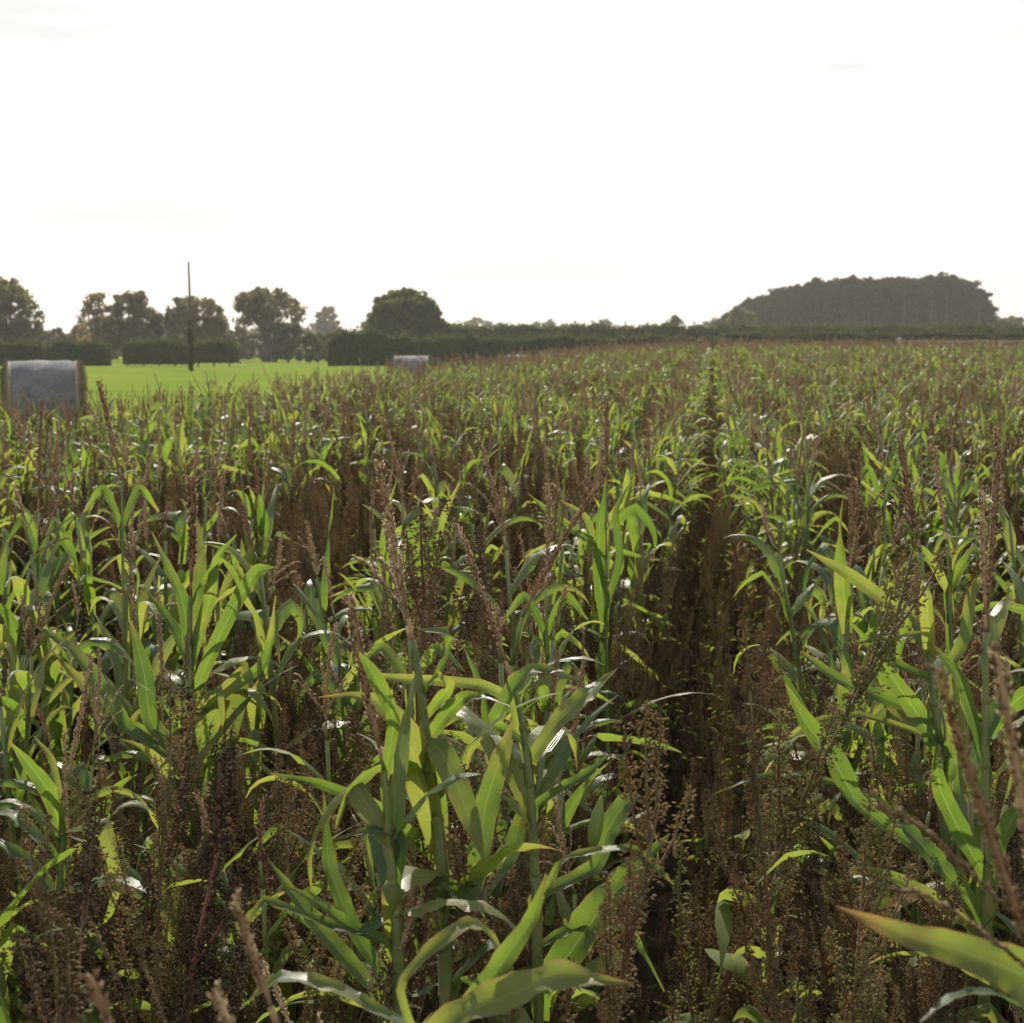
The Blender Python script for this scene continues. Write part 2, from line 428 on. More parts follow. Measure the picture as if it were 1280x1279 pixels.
def full_maize(seed, hi, height):
    st, lv, ta, cob = maize_parts(seed, hi, height)
    mb = MB(); mb.join(st, 1)
    for l in lv: mb.join(l, 0)
    mb.join(ta, 2)
    if cob: mb.join(cob, 0)
    return mb.mesh('maize_plant', [M_LEAF, M_STALK, M_TAS])

# brown seed-headed weeds (goosefoot kind)
def weed_parts(seed, hi=True):
    rg = random.Random(seed * 7 + 3)
    H = rg.uniform(.75, 1.0)
    lean = np.array((rg.uniform(-.1, .1), rg.uniform(-.1, .1), 0))
    C = np.array([UP * H * t + lean * t * t for t in np.linspace(0, 1, 7)])
    st = MB(); tube(st, C, np.linspace(.0048, .0014, 7), 5 if hi else 3)
    sh = MB(); lf = MB()
    nb = rg.randint(15, 20) if hi else 9
    V = []; F = []
    def husk(p, d, ln, w):
        o = len(V); a = unit(np.cross(d, (.2, .5, .8))); b_ = np.cross(d, a); m0 = p + d * ln * .4
        V.extend([p, m0 + a * w, m0 - a * w * .5 + b_ * w * .87, m0 - a * w * .5 - b_ * w * .87, p + d * ln])
        F.extend([(o, o + 2, o + 1), (o, o + 3, o + 2), (o, o + 1, o + 3), (o + 4, o + 1, o + 2), (o + 4, o + 2, o + 3), (o + 4, o + 3, o + 1)])
    for b in range(nb):
        q = .22 + .78 * (b + rg.random()) / nb; p = UP * H * q + lean * q * q
        az = rg.uniform(0, 6.28); o = np.array((math.cos(az), math.sin(az), 0))
        bl = (.26 - .15 * q) * rg.uniform(.6, 1.35); e = rg.uniform(.18, .55)
        if b == nb - 1: bl = .12; e = .05
        B = np.array([p + UP * bl * t * math.cos(e) + o * bl * math.sin(e) * t * (1.15 - .45 * t) for t in np.linspace(0, 1, 5)])
        tube(st, B, np.linspace(.0022, .0008, 5), 3, cap=False)
        if hi:
            nk = max(4, int(bl / .0078))
            for k in range(nk):
                q2 = (k + rg.random()) / nk; i = min(3, int(q2 * 4)); f = q2 * 4 - i
                c = B[i] * (1 - f) + B[i + 1] * f + np.array((rg.gauss(0, .004), rg.gauss(0, .004), 0)) * (1.3 - q2)
                kr = .0098 * (1.2 - .7 * q2) * rg.uniform(.6, 1.3)
                for m_ in range(11):
                    d = unit(np.array((rg.gauss(0, 1), rg.gauss(0, 1), rg.gauss(.45, .9))))
                    husk(c + d * kr * rg.random() ** .6, d, rg.uniform(.0036, .0078), rg.uniform(.0011, .0023))
        else:
            for k in range(int(11 * bl / .15)):
                q2 = rg.random(); i = min(3, int(q2 * 4)); f = q2 * 4 - i
                c = B[i] * (1 - f) + B[i + 1] * f + np.array((rg.gauss(0, .012), rg.gauss(0, .012), rg.gauss(0, .01)))
                husk(c, unit(np.array((rg.gauss(0, .6), rg.gauss(0, .6), 1))), rg.uniform(.018, .034), rg.uniform(.004, .007))
    sh.add(V, F)
    for k in range(rg.randint(9, 15) if hi else 3):
        q = rg.uniform(.05, .8); p = UP * H * q
        leaf_on_stalk(lf, p, rg.uniform(0, 6.28), rg.uniform(-.2, .9), rg.uniform(.05, .12), rg.uniform(.014, .034), rg.uniform(.5, 2), 0, 6, 2, None, seed + k)
    return st, sh, lf
def full_weed(seed, hi):
    st, sh, lf = weed_parts(seed, hi)
    mb = MB(); mb.join(st, 1); mb.join(sh, 0); mb.join(lf, 2)
    return mb.mesh('seed_weed', [M_SEED, M_WSTEM, M_WLEAF], smooth=False)

# ---- traced near plants
hero_xy = []
def hero_plant(name, label, root_px, D, stalk_px, leaves, rods=(), thick=1.0, group='maize plants standing near the camera', cob=None):
    """a maize plant of its own shape: stalk through stalk_px (photo points at distance D), leaves as control points"""
    pts = [at(x, y, D) for x, y in stalk_px]
    low = pts[0]
    rx = at(root_px, 1279, D)[0]; ry = low[1] + 0.02
    gz = float(ground_z(rx, ry))
    e = link(name, None, None, (rx, ry, gz)); tag(e, label, 'maize plant', group)
    hero_xy.append((rx, ry))
    O = np.array((rx, ry, gz))
    S = smooth_curve([O, O * .5 + low * .5 + np.array((0, 0, 0))] + pts, 22)
    st = MB(); tube(st, S - O, np.linspace(.0125, .0042, 22) * thick, 9)
    for k in range(2, 20, 3): tube(st, S[k - 1:k + 2] * np.array([[.0, 0, 0]] * 3) + (S[k] - O) + np.array([[0, 0, -.007], [0, 0, 0], [0, 0, .007]]), np.array([.0122, .0148, .0122]) * thick * (1 - k / 34), 9, cap=False)
    link('stalk', st.mesh('stalk', [M_STALK]), e)
    rg = random.Random(int(root_px) + 7)
    for li, lf in enumerate(leaves):
        P = lf['p']; W = lf['w']; d0 = lf.get('d', D); d1 = lf.get('d1', d0 + rg.uniform(-.12, .12))
        m = len(P)
        pw = [at(x, y, d0 + (d1 - d0) * (i / (m - 1))) for i, (x, y) in enumerate(P)]
        ww = [w * (d0 + (d1 - d0) * (i / (m - 1))) / FPX for i, w in enumerate(W)]
        # join the blade to the stalk
        z = pw[0][2] - .05; j = int(np.argmin(np.abs(S[:, 2] - z)))
        if np.linalg.norm(S[j] - pw[0]) > .02:
            pw = [S[j]] + pw; ww = [min(.026, ww[0])] + ww
        Q = smooth_curve(np.hstack([np.array(pw), np.array(ww)[:, None]]), 26, .45)
        C = Q[:, :3] - O; wm = Q[:, 3].max(); im = int(Q[:, 3].argmax()); pw_ = np.where(np.arange(26) < im, .6, 1.05); Wd = np.maximum(wm * np.clip(Q[:, 3] / wm, 0, 1) ** pw_ * .74, .0012)
        tilt = lf.get('tilt', .35) + rg.uniform(-.2, .5); twv = rg.uniform(-1.6, 1.6)
        N = []
        T = np.gradient(C, axis=0)
        for i in range(len(C)):
            view = unit(np.array((0, 0, EYE)) - (C[i] + O))
            a = twv * (i / 25 - .4)
            nrm = view + UP * tilt + np.array((a, 0, 0)) * 1.2
            N.append(nrm)
        mb = MB(); leaf_strip(mb, C, Wd, N, lf.get('dry', rg.uniform(.05, .5)), 6, lf.get('fold', .3), lf.get('rip', .12), 0, li + int(root_px))
        link('leaf', mb.mesh('leaf', [M_LEAF]), e)
    for q in range(rg.randint(4, 6) if D > 1.8 and len(leaves) > 3 else 0):      # narrower leaves all round the stalk
        j = rg.randint(6, 20); lm = MB()
        leaf_on_stalk(lm, S[j] - O, rg.uniform(0, 6.28), rg.uniform(.5, 1.35), rg.uniform(.18, .36), rg.uniform(.024, .046), rg.uniform(.4, 2.6), rg.random() * .9 if j > 8 or rg.random() < .6 else 1.0, 16, 4,
                      rg.uniform(.3, .7) if rg.random() < .4 else None, int(root_px) * 3 + q)
        link('leaf', lm.mesh('leaf', [M_LEAF]), e)
    if cob is not None:
        cb = MB(); a = at(*cob[0], D) - O; b = at(*cob[1], D) - O
        tube(cb, [a * (1 - t) + b * t for t in np.linspace(0, 1, 8)], np.array([.5, .85, 1, 1, .95, .8, .5, .12]) * .011, 10)
        link('cob', cb.mesh('cob', [M_LEAF]), e)
    for (tip, br, th) in rods:
        b = S[-1]; t = at(*tip, D)
        ta = MB(); ln = float(np.linalg.norm(t - b)); pd = b + (t - b) * .12
        tube(ta, [b - O, pd - O], [.0042 * thick, .003], 6)
        tassel_mesh(ta, pd - O, t - b, ln * .88, br, rg, True, 0, th, .03)
        link('tassel', ta.mesh('tassel', [M_TAS]), e)
    return e
def LF(p, w, **k): k.update(p=p, w=w); return k

hero_plant('maize_plant', 'big central maize plant with a wide leaf folded over in a grey green flap', 560, 2.05,
  [(556, 1150), (548, 1040), (536, 940), (524, 850), (516, 800)],
  [LF([(546, 1050), (526, 985), (512, 930), (482, 884), (440, 869), (398, 872)], [26, 48, 56, 38, 14, 2], dry=.4),
   LF([(548, 1000), (532, 935), (548, 934), (568, 975), (590, 1030), (606, 1078)], [24, 30, 36, 46, 32, 3], tilt=.9, fold=.2, dry=.05, d1=1.9),
   LF([(534, 930), (556, 895), (580, 872), (606, 872), (640, 884)], [20, 28, 24, 9, 2], dry=.3),
   LF([(528, 868), (548, 842), (563, 812), (560, 792), (522, 787)], [9, 12, 20, 26, 4], tilt=.5),
   LF([(530, 900), (560, 860), (545, 838)], [8, 24, 3]),
   LF([(545, 1100), (588, 1120), (600, 1060), (606, 1010), (624, 950), (641, 898)], [14, 26, 36, 44, 36, 2], dry=.15, d=2.0, d1=2.1),
   LF([(556, 1160), (596, 1120), (640, 1060), (660, 980)], [16, 34, 36, 4], d=2.2, d1=2.35, dry=.1),
   LF([(552, 1080), (470, 1010), (400, 980), (338, 967)], [24, 26, 17, 2], dry=.35, d=2.1, d1=1.9)],
  rods=[((470, 580), 6, 1.15)], thick=1.0)
hero_plant('maize_plant', 'maize plant left of centre with a bare brown spike and a silvery level leaf', 500, 1.9,
  [(498, 1200), (492, 1120), (486, 1040), (480, 960)],
  [LF([(494, 1120), (502, 1052), (470, 1038), (415, 1050)], [16, 24, 19, 5], tilt=1.6, dry=.1),
   LF([(488, 1230), (445, 1165), (412, 1085), (404, 990)], [14, 26, 28, 3], dry=.1, d1=2.0, tilt=.5),
   LF([(470, 1240), (425, 1190), (380, 1135), (334, 1073)], [16, 31, 28, 2], dry=.1),
   LF([(488, 1180), (440, 1160), (400, 1130), (360, 1108)], [16, 26, 22, 6], dry=.3),
   LF([(490, 1150), (450, 1165), (395, 1150), (330, 1125), (305, 1165)], [12, 22, 18, 14, 3], tilt=1.5, d1=1.8),
   LF([(480, 980), (492, 900), (468, 845), (446, 812)], [10, 22, 27, 2], dry=.3)],
  rods=[((430, 748), 0, 1.25)], thick=.9)
hero_plant('maize_plant', 'maize plant right of centre with broad arching leaves and a leaning spike', 676, 2.3,
  [(672, 1200), (668, 1080), (662, 980), (652, 900), (640, 850)],
  [LF([(680, 1240), (720, 1180), (760, 1125), (800, 1085), (838, 1042)], [40, 62, 62, 46, 3], dry=.2),
   LF([(676, 1130), (700, 1078), (740, 1064), (790, 1062), (820, 1085), (842, 1106)], [12, 13, 16, 18, 14, 3], tilt=1.8, d=2.05, d1=2.0),
   LF([(672, 1120), (742, 1085), (758, 1040), (780, 1006), (797, 992)], [18, 22, 38, 34, 9], dry=.2),
   LF([(668, 1010), (702, 985), (730, 970), (765, 942)], [12, 16, 20, 2]),
   LF([(664, 950), (692, 908), (716, 884), (742, 862), (771, 836)], [14, 22, 38, 28, 2], dry=.35),
   LF([(655, 930), (620, 905), (640, 862), (664, 838), (706, 839)], [12, 22, 34, 30, 3], tilt=.8),
   LF([(660, 960), (640, 880), (600, 856), (500, 848), (466, 842)], [10, 16, 20, 16, 3], dry=.2, d=2.4),
   LF([(680, 1180), (740, 1150), (790, 1170), (830, 1240)], [14, 24, 20, 4], tilt=1.4)],
  rods=[((575, 655), 0, .95)], thick=.9, cob=((740, 1060), (752, 995)))
hero_plant('maize_plant', 'lowest maize plant at the bottom edge with a wide yellow green leaf edged in brown', 540, 1.42,
  [(540, 1420), (530, 1330)],
  [LF([(520, 1320), (570, 1272), (640, 1243), (700, 1222), (745, 1226), (792, 1230)], [22, 58, 66, 58, 26, 3], dry=.62, fold=.35, tilt=.5),
   LF([(560, 1300), (592, 1252), (630, 1200), (664, 1150), (683, 1093)], [24, 36, 38, 28, 3], dry=.35),
   LF([(500, 1235), (540, 1186), (578, 1158), (602, 1158), (625, 1186), (636, 1198)], [10, 24, 30, 24, 12, 2], tilt=1.0),
   LF([(540, 1300), (470, 1262), (420, 1235), (350, 1222), (300, 1262)], [14, 20, 26, 30, 6], tilt=2.0, dry=.1)], thick=1.0)
hero_plant('maize_plant', 'tall maize clump on the left with upright fanned leaves round a brown spike', 246, 3.5,
  [(244, 1000), (240, 900), (237, 800), (238, 745)],
  [LF([(236, 810), (228, 750), (208, 706), (189, 664)], [16, 22, 15, 2], dry=.3),
   LF([(240, 810), (246, 740), (251, 695), (247, 648)], [18, 24, 18, 2]),
   LF([(240, 820), (262, 750), (270, 700), (296, 668)], [18, 22, 14, 2]),
   LF([(242, 870), (272, 800), (300, 745), (322, 714), (342, 710)], [18, 24, 26, 24, 6], dry=.2),
   LF([(240, 1000), (252, 930), (276, 872), (302, 834)], [22, 36, 36, 6], dry=.1),
   LF([(248, 990), (284, 930), (299, 870), (303, 832), (280, 829)], [20, 30, 30, 22, 4], dry=.1),
   LF([(238, 960), (190, 905), (180, 840), (163, 776)], [16, 28, 30, 4], dry=.2),
   LF([(240, 980), (200, 960), (180, 980)], [12, 18, 3]),
   LF([(238, 960), (160, 910), (128, 860), (90, 812), (42, 781)], [14, 22, 26, 24, 3], dry=.3),
   LF([(238, 940), (155, 905), (118, 870), (66, 815)], [14, 24, 24, 4], dry=.2),
   LF([(236, 830), (215, 780), (180, 735)], [12, 18, 2]), LF([(238, 900), (330, 830), (345, 745)], [12, 20, 3])],
  rods=[((243, 600), 0, 1.9)], thick=1.2)
hero_plant('maize_plant', 'slender maize plant behind centre with one long leaf pointing left under an upright spike', 765, 4.4,
  [(760, 1000), (758, 850), (757, 700), (757, 610)],
  [LF([(757, 690), (730, 672), (692, 646), (660, 617)], [9, 17, 16, 2], dry=.1),
   LF([(757, 790), (749, 720), (749, 660), (757, 598)], [14, 22, 20, 2], dry=.1),
   LF([(758, 760), (775, 700), (770, 640), (790, 600)], [8, 14, 12, 2]), LF([(758, 740), (735, 650), (700, 625)], [8, 12, 2]),
   LF([(760, 900), (752, 830), (755, 785)], [14, 20, 3])],
  rods=[((760, 500), 0, 1.3)], thick=.9)
hero_plant('maize_plant', 'tall right-hand maize plant with a bushy pinkish tassel and long leaf reaching left', 1196, 2.75,
  [(1188, 1150), (1178, 1000), (1168, 880), (1158, 780), (1150, 690)],
  [LF([(1160, 780), (1115, 756), (1060, 717), (1008, 687)], [10, 24, 22, 2], dry=.15),
   LF([(1158, 792), (1112, 800), (1060, 804)], [9, 15, 3], tilt=1.0),
   LF([(1186, 960), (1150, 898), (1116, 848), (1094, 812)], [24, 36, 25, 3], dry=.25),
   LF([(1190, 1090), (1078, 1010), (1042, 950), (1005, 900), (982, 855)], [14, 26, 42, 30, 3], dry=.1, d=2.6),
   LF([(1180, 930), (1075, 893), (1020, 902), (978, 930), (955, 968)], [9, 13, 15, 12, 3]),
   LF([(1190, 990), (1198, 900), (1192, 830), (1183, 768)], [34, 42, 28, 3], dry=.1, d=2.85),
   LF([(1170, 860), (1205, 800), (1215, 740), (1250, 700)], [12, 22, 18, 2]),
   LF([(1186, 1080), (1100, 1000), (1000, 968), (945, 972), (890, 994)], [9, 12, 12, 10, 2], tilt=1.2),
   LF([(1170, 900), (1100, 870), (1050, 850), (1000, 815)], [12, 28, 24, 8], dry=.3), LF([(1164, 850), (1120, 830), (1060, 795)], [10, 17, 2])],
  rods=[((1122, 548), 7, 1.1)], thick=1.05)
hero_plant('maize_plant', 'maize plant at the right edge with dark rod tassels above overlapping leaves', 1236, 2.4,
  [(1234, 1150), (1232, 1000), (1232, 880), (1233, 790)],
  [LF([(1236, 1160), (1190, 1100), (1148, 1052), (1108, 1018)], [26, 36, 32, 8], dry=.05, tilt=.8),
   LF([(1236, 1180), (1165, 1122), (1115, 1096), (1074, 1082)], [18, 25, 20, 3], dry=.4),
   LF([(1234, 1040), (1215, 960), (1250, 880), (1262, 830)], [18, 32, 26, 3]),
   LF([(1236, 1090), (1262, 1030), (1300, 960)], [18, 32, 10]),
   LF([(1234, 1100), (1200, 1040), (1175, 985), (1170, 935)], [18, 34, 30, 4], dry=.1),
   LF([(1236, 1240), (1216, 1160), (1202, 1090), (1196, 1050)], [16, 24, 16, 2]),
   LF([(1234, 960), (1200, 850), (1160, 800)], [12, 22, 2])],
  rods=[((1226, 610), 0, 1.1), ((1254, 538), 0, 1.0)], thick=1.0)
hero_plant('maize_plant', 'nearest maize plant at the bottom right corner with a huge blurred leaf', 1330, 1.12,
  [(1335, 1420), (1330, 1300)],
  [LF([(1325, 1290), (1282, 1222), (1205, 1190), (1130, 1168), (1045, 1133)], [66, 84, 62, 42, 3], dry=.5, tilt=.1, fold=.25, d1=1.2),
   LF([(1325, 1300), (1245, 1242), (1190, 1246), (1150, 1278)], [12, 20, 18, 4], tilt=2.0, d=1.3)],
  rods=[((1244, 812), 0, 1.0), ((1160, 838), 2, .9)], thick=.9)
hero_plant('maize_plant', 'maize plant at the left edge with one pointed leaf held straight up', 72, 2.6,
  [(74, 1200), (76, 1080), (78, 1000)],
  [LF([(76, 1040), (62, 992), (40, 960), (11, 925)], [18, 30, 25, 2], dry=.2), LF([(78, 1010), (65, 950), (42, 920)], [9, 12, 2]),
   LF([(74, 1080), (20, 1020), (-30, 1015)], [14, 24, 10], tilt=1.6), LF([(74, 1130), (40, 1080), (-20, 1040)], [14, 26, 8])],
  rods=[((118, 820), 0, .9)], thick=.9)
hero_plant('maize_plant', 'blurred brown spike leaning at the bottom left on a short maize plant', 350, 1.2,
  [(356, 1400), (345, 1279)], [LF([(350, 1380), (280, 1340), (200, 1330)], [20, 34, 4])], rods=[((293, 1118), 0, .85)], thick=.7)
for k, (tip, base, D, th) in enumerate([((110, 1222), (146, 1300), .98, .9), ((266, 1238), (300, 1310), 1.05, .85),
      ((123, 478), (152, 600), 4.0, 1.3), ((688, 608), (682, 735), 3.5, 1.2), ((1085, 498), (1104, 575), 5.0, 1.4),
      ((477, 655), (512, 800), 2.7, 1.0), ((200, 742), (203, 880), 3.6, 1.1), ((50, 500), (48, 640), 4.6, 1.0), ((1165, 560), (1185, 680), 2.9, 1.0),
      ((276, 590), (272, 700), 4.2, 1.0)]):
    extra = [] if D < 1.5 else [LF([(base[0], base[1] + 60), (base[0] + s * 30 / D * 3, base[1] + 10), (base[0] + s * 62 / D * 3, base[1] + 40)], [30 / D, 60 / D, 4]) for s in (-1, 1)]
    hero_plant('maize_plant', ['low blurred spike at the very bottom left corner', 'second low blurred spike near the bottom left corner',
        'thin dark spike standing clear above the crop near the far bale', 'pair of dark upright spikes over the brown patch in the centre',
        'dark spike on the right rising toward the hedge', 'leaning spike beside the big centre tassel', 'upright brown spike beside the left leaf clump',
        'tall thin spike near the left edge under the bale', 'straight spike crossing the bushy tassel on the right',
        'thin spike behind the left leaf clump'][k], base[0] + 4, D, [(base[0] + 3, base[1] + 160), base], extra, rods=[(tip, 0, th)], thick=.7)

# ---- field planting
NHI, NLO, NW = 16, 10, 9
hi_parts = [maize_parts(100 + i, True, 1.0 + .04 * (i % 3)) for i in range(NHI)]
weed_hi = [weed_parts(40 + i, True) for i in range(NW)]
def mk(mb, name, mats, sm=True): return mb.mesh(name, mats, sm)
hi_mesh = []
for st, lv, ta, cob in hi_parts:
    hi_mesh.append((mk(st, 'stalk', [M_STALK]), [mk(l, 'leaf', [M_LEAF]) for l in lv], mk(ta, 'tassel', [M_TAS]), mk(cob, 'cob', [M_LEAF]) if cob else None))
weed_mesh = [(mk(a, 'stem', [M_WSTEM]), mk(b, 'seed_head', [M_SEED], False), mk(c, 'foliage', [M_WLEAF])) for a, b, c in weed_hi]

def in_view(x, y, z=1.0, m=1.08):
    p = np.array((x, y, z)) - np.array((0, 0, EYE)); d = p.dot(CAM_F)
    if d < .3: return False
    return abs(p[0] / d * FPX) < 640 * m and -p.dot(CAM_U) / d * FPX < 700 * m
rp = random.Random(77)
maize_pts = []
s0 = 0.375
for r in range(-12, 42):
    s = s0 + .75 * r
    if s < -8.6: continue
    y = 0.4 + rp.random() * .2
    while y < 100:
        step = .122 if y < 30 else .15
        y += step * rp.uniform(.6, 1.5)
        x = s + ROW * y + max(-.17, min(.17, rp.gauss(0, .09)))
        if y < 11 and abs(s) < .5 and abs(x - ROW * y) < .36: x += .10 * (1 if s > 0 else -1)
        if abs(x) > .345 * y + 1.6: continue
        if rp.random() < .10: continue
        # bare brown patches
        patch = math.sin(x * 1.3 + y * .45) * math.sin(y * .8 - x * .7 + 1)
        if patch > .55 and rp.random() < .72: continue
        lat = s
        if abs(lat) < .5 and y < (2.6 if lat < 0 else 2.9): continue
        if y < 1.9: continue
        if lat < -.5 and y < 4.4 and not (2.2 < y < 2.3 or 3.9 < y): 
            if rp.random() < .45: continue
        if any((x - a) ** 2 + (y - b) ** 2 < .03 for a, b in hero_xy): continue
        ppx = 640 + x / y * FPX
        if 655 < ppx < 800 and 2.6 < y < 4.5 and rp.random() < .8: continue
        if 30 < ppx < 350 and 2.4 < y < 3.6 and rp.random() < .75: continue
        sc = .93 + .17 * rp.random()
        if s < -6.5: sc *= .86
        if y < 3: sc *= .9
        if 26 < y < 75 and s < -3: sc *= 1.08
        maize_pts.append((x, y, sc, rp.uniform(0, 6.28)))
weed_pts = []
n_try = 0
while len(weed_pts) < 14500 and n_try < 90000:
    n_try += 1
    y = .9 + 90 * rp.random() ** 1.9
    hw = .345 * y + 1.4
    x = rp.uniform(-hw, hw)
    s = x - ROW * y
    if s < -8.8: continue
    gap = abs(s) < .28
    f = math.sin(x * 1.1 - y * .35 + 2) * math.sin(y * .55 + x * .4)
    cl = math.sin(x * 9.1 + 3 * math.sin(y * 3.3)) * math.sin(y * 7.7 + 2.5 * math.sin(x * 4.1))
    if y < 5 and cl < .12: continue
    if gap and 2.4 < y < 14 and rp.random() < .3: continue
    if rp.random() > (.31 if y < 3.4 else .38 if y < 6 else .50) + .45 * f + (.2 if gap else 0): continue
    sc = (.92 if y > 6 else .82) + .26 * rp.random() + .12 * f
    if gap: sc *= .50 + .02 * min(y, 15)
    if y < 2.2: sc *= .62 + .1 * rp.random()
    elif y < 3.5 : sc *= .88
    if s < -6.5: sc *= .85
    weed_pts.append((x, y, sc, rp.uniform(0, 6.28)))
for px, D, sc in ((1262, 2.95, .98), (1205, 3.2, 1.0), (1300, 2.35, .95), (1130, 3.3, .92), (10, 3.0, .9), (425, 2.95, .88),
                  (600, 2.8, .86), (548, 2.65, .82), (300, 3.9, .98), (175, 3.8, .98), (640, 3.4, .95), (585, 2.35, .80), (478, 2.3, .76), (690, 2.6, .7), (742, 2.25, .62), (520, 2.5, .8), (640, 2.15, .62), (1240, 2.6, .9), (30, 2.35, .66), (150, 2.2, .6), (250, 2.4, .62), (1010, 2.6, .55), (960, 3.2, .6)):
    c = at(px, 900, D); maize_pts.append((c[0], c[1], sc, rp.uniform(0, 6.28)))
for k in range(98):
    y = rp.uniform(1.5, 4.2); x = rp.uniform(-.36, .36) * y; s = x - ROW * y
    if abs(s) < .3: continue
    maize_pts.append((x, y, rp.uniform(.55, .72) + .09 * (y - 1.5), rp.uniform(0, 6.28)))
def near_first(pts): return sorted(pts, key=lambda p: p[0] ** 2 + p[1] ** 2)
vis = near_first([p for p in maize_pts if in_view(p[0], p[1], 1.0)]); rest_m = [p for p in maize_pts if not in_view(p[0], p[1], 1.0)]
near_m, rest_m = vis[:270], vis[270:] + rest_m
visw = near_first([p for p in weed_pts if in_view(p[0], p[1], .9)]); rest_w = [p for p in weed_pts if not in_view(p[0], p[1], .9)]
tall_w = []
for px, D, ty in ((700, 1.95, 885), (712, 2.15, 905), (1052, 2.2, 890), (1030, 2.05, 965), (790, 2.7, 700), (90, 2.3, 935), (120, 2.15, 905), (155, 2.3, 960),
                  (500, 3.0, 660), (530, 3.2, 690), (330, 2.5, 880), (385, 2.9, 770), (235, 2.0, 1085), (330, 1.8, 1130), (205, 1.7, 1150), (620, 4.2, 640), (655, 4.0, 650), (20, 1.9, 1100)):
    c = at(px, 900, D); zt = at(px, ty, D)[2]
    tall_w.append((c[0], c[1], max(.45, (zt - float(ground_z(c[0], c[1]))) / .93), rp.uniform(0, 6.28)))
visw = tall_w + visw
near_w, rest_w = visw[:300], visw[300:] + rest_w

for k, (x, y, sc, rz) in enumerate(near_m):
    st, lvs, ta, cob = hi_mesh[rp.randrange(NHI)]
    e = link('maize_plant', None, None, (x, y, float(ground_z(x, y))))
    e.rotation_euler = (rp.gauss(0, .05), rp.gauss(0, .05), rz); e.scale = (sc * rp.uniform(.9, 1.1), sc * rp.uniform(.9, 1.1), sc)
    tag(e, 'green maize plant in the drilled rows with glossy strap leaves and dry brown tassel', 'maize plant', 'maize plants in the rows')
    link('stalk', st, e); link('tassel', ta, e)
    for l in lvs: link('leaf', l, e)
    if cob: link('cob', cob, e)
for k, (x, y, sc, rz) in enumerate(near_w):
    st, sh, lf = weed_mesh[rp.randrange(NW)]
    e = link('seed_weed', None, None, (x, y, float(ground_z(x, y))))
    e.rotation_euler = (rp.gauss(0, .15), rp.gauss(0, .15), rz); w_ = sc * rp.uniform(.85, 1.3); e.scale = (w_, w_, sc)
    tag(e, 'brown seeding weed with crowded upright seed heads between the maize rows', 'weed', 'brown weeds between the rows')
    link('stem', st, e); link('seed_head', sh, e); link('foliage', lf, e)

def scatter(name, label, cat, meshes, pts, tilt):
    """one object whose geometry nodes set the shapes out over its points"""
    lib = bpy.data.collections.new(name + '_shapes')
    for i, me in enumerate(meshes):
        o = bpy.data.objects.new('%s_%02d' % (name, i), me); lib.objects.link(o)
    me = bpy.data.meshes.new(name)
    me.from_pydata([(p[0], p[1], float(ground_z(p[0], p[1]))) for p in pts], [], [])
    a = me.attributes.new('idx', 'INT', 'POINT'); a.data.foreach_set('value', [p[4] for p in pts])
    a = me.attributes.new('scl', 'FLOAT', 'POINT'); a.data.foreach_set('value', [p[2] for p in pts])
    a = me.attributes.new('rot', 'FLOAT_VECTOR', 'POINT')
    a.data.foreach_set('vector', np.array([(rp.gauss(0, tilt), rp.gauss(0, tilt), p[3]) for p in pts]).ravel())
    ng = bpy.data.node_groups.new(name, 'GeometryNodeTree')
    ng.interface.new_socket('Geometry', in_out='INPUT', socket_type='NodeSocketGeometry')
    ng.interface.new_socket('Geometry', in_out='OUTPUT', socket_type='NodeSocketGeometry')
    gi = ng.nodes.new('NodeGroupInput'); go = ng.nodes.new('NodeGroupOutput')
    ci = ng.nodes.new('GeometryNodeCollectionInfo'); ci.inputs['Collection'].default_value = lib
    ci.inputs['Separate Children'].default_value = True; ci.inputs['Reset Children'].default_value = True
    ip = ng.nodes.new('GeometryNodeInstanceOnPoints'); ip.inputs['Pick Instance'].default_value = True
    def named(n, t):
        q = ng.nodes.new('GeometryNodeInputNamedAttribute'); q.data_type = t; q.inputs['Name'].default_value = n
        return [s for s in q.outputs if s.enabled][0]
    ng.links.new(gi.outputs[0], ip.inputs['Points']); ng.links.new(ci.outputs[0], ip.inputs['Instance'])
    ng.links.new(named('idx', 'INT'), ip.inputs['Instance Index'])
    ng.links.new(named('rot', 'FLOAT_VECTOR'), ip.inputs['Rotation']); ng.links.new(named('scl', 'FLOAT'), ip.inputs['Scale'])
    ng.links.new(ip.outputs[0], go.inputs[0])
    o = link(name, me); md = o.modifiers.new('scatter', 'NODES'); md.node_group = ng
    tag(o, label, cat, kind='stuff'); return o
lib_m = [full_maize(100 + i, True, 1.0 + .04 * (i % 3)) for i in range(NHI)] + [full_maize(300 + i, False, 1.02) for i in range(NLO)]
lib_w = [full_weed(40 + i, True) for i in range(NW)] + [full_weed(80 + i, False) for i in range(6)]
def with_idx(pts, nh, nl, far):
    return [(*p, rp.randrange(nh) if p[1] < far else nh + rp.randrange(nl)) for p in pts]
scatter('maize_crop', 'field of ripening maize stretching away to the hedge', 'maize crop', lib_m, with_idx(rest_m, NHI, NLO, 16), .06)
scatter('weed_growth', 'brown seeding weeds spread all through the far maize', 'weeds', lib_w, with_idx(rest_w, NW, 6, 10), .08)

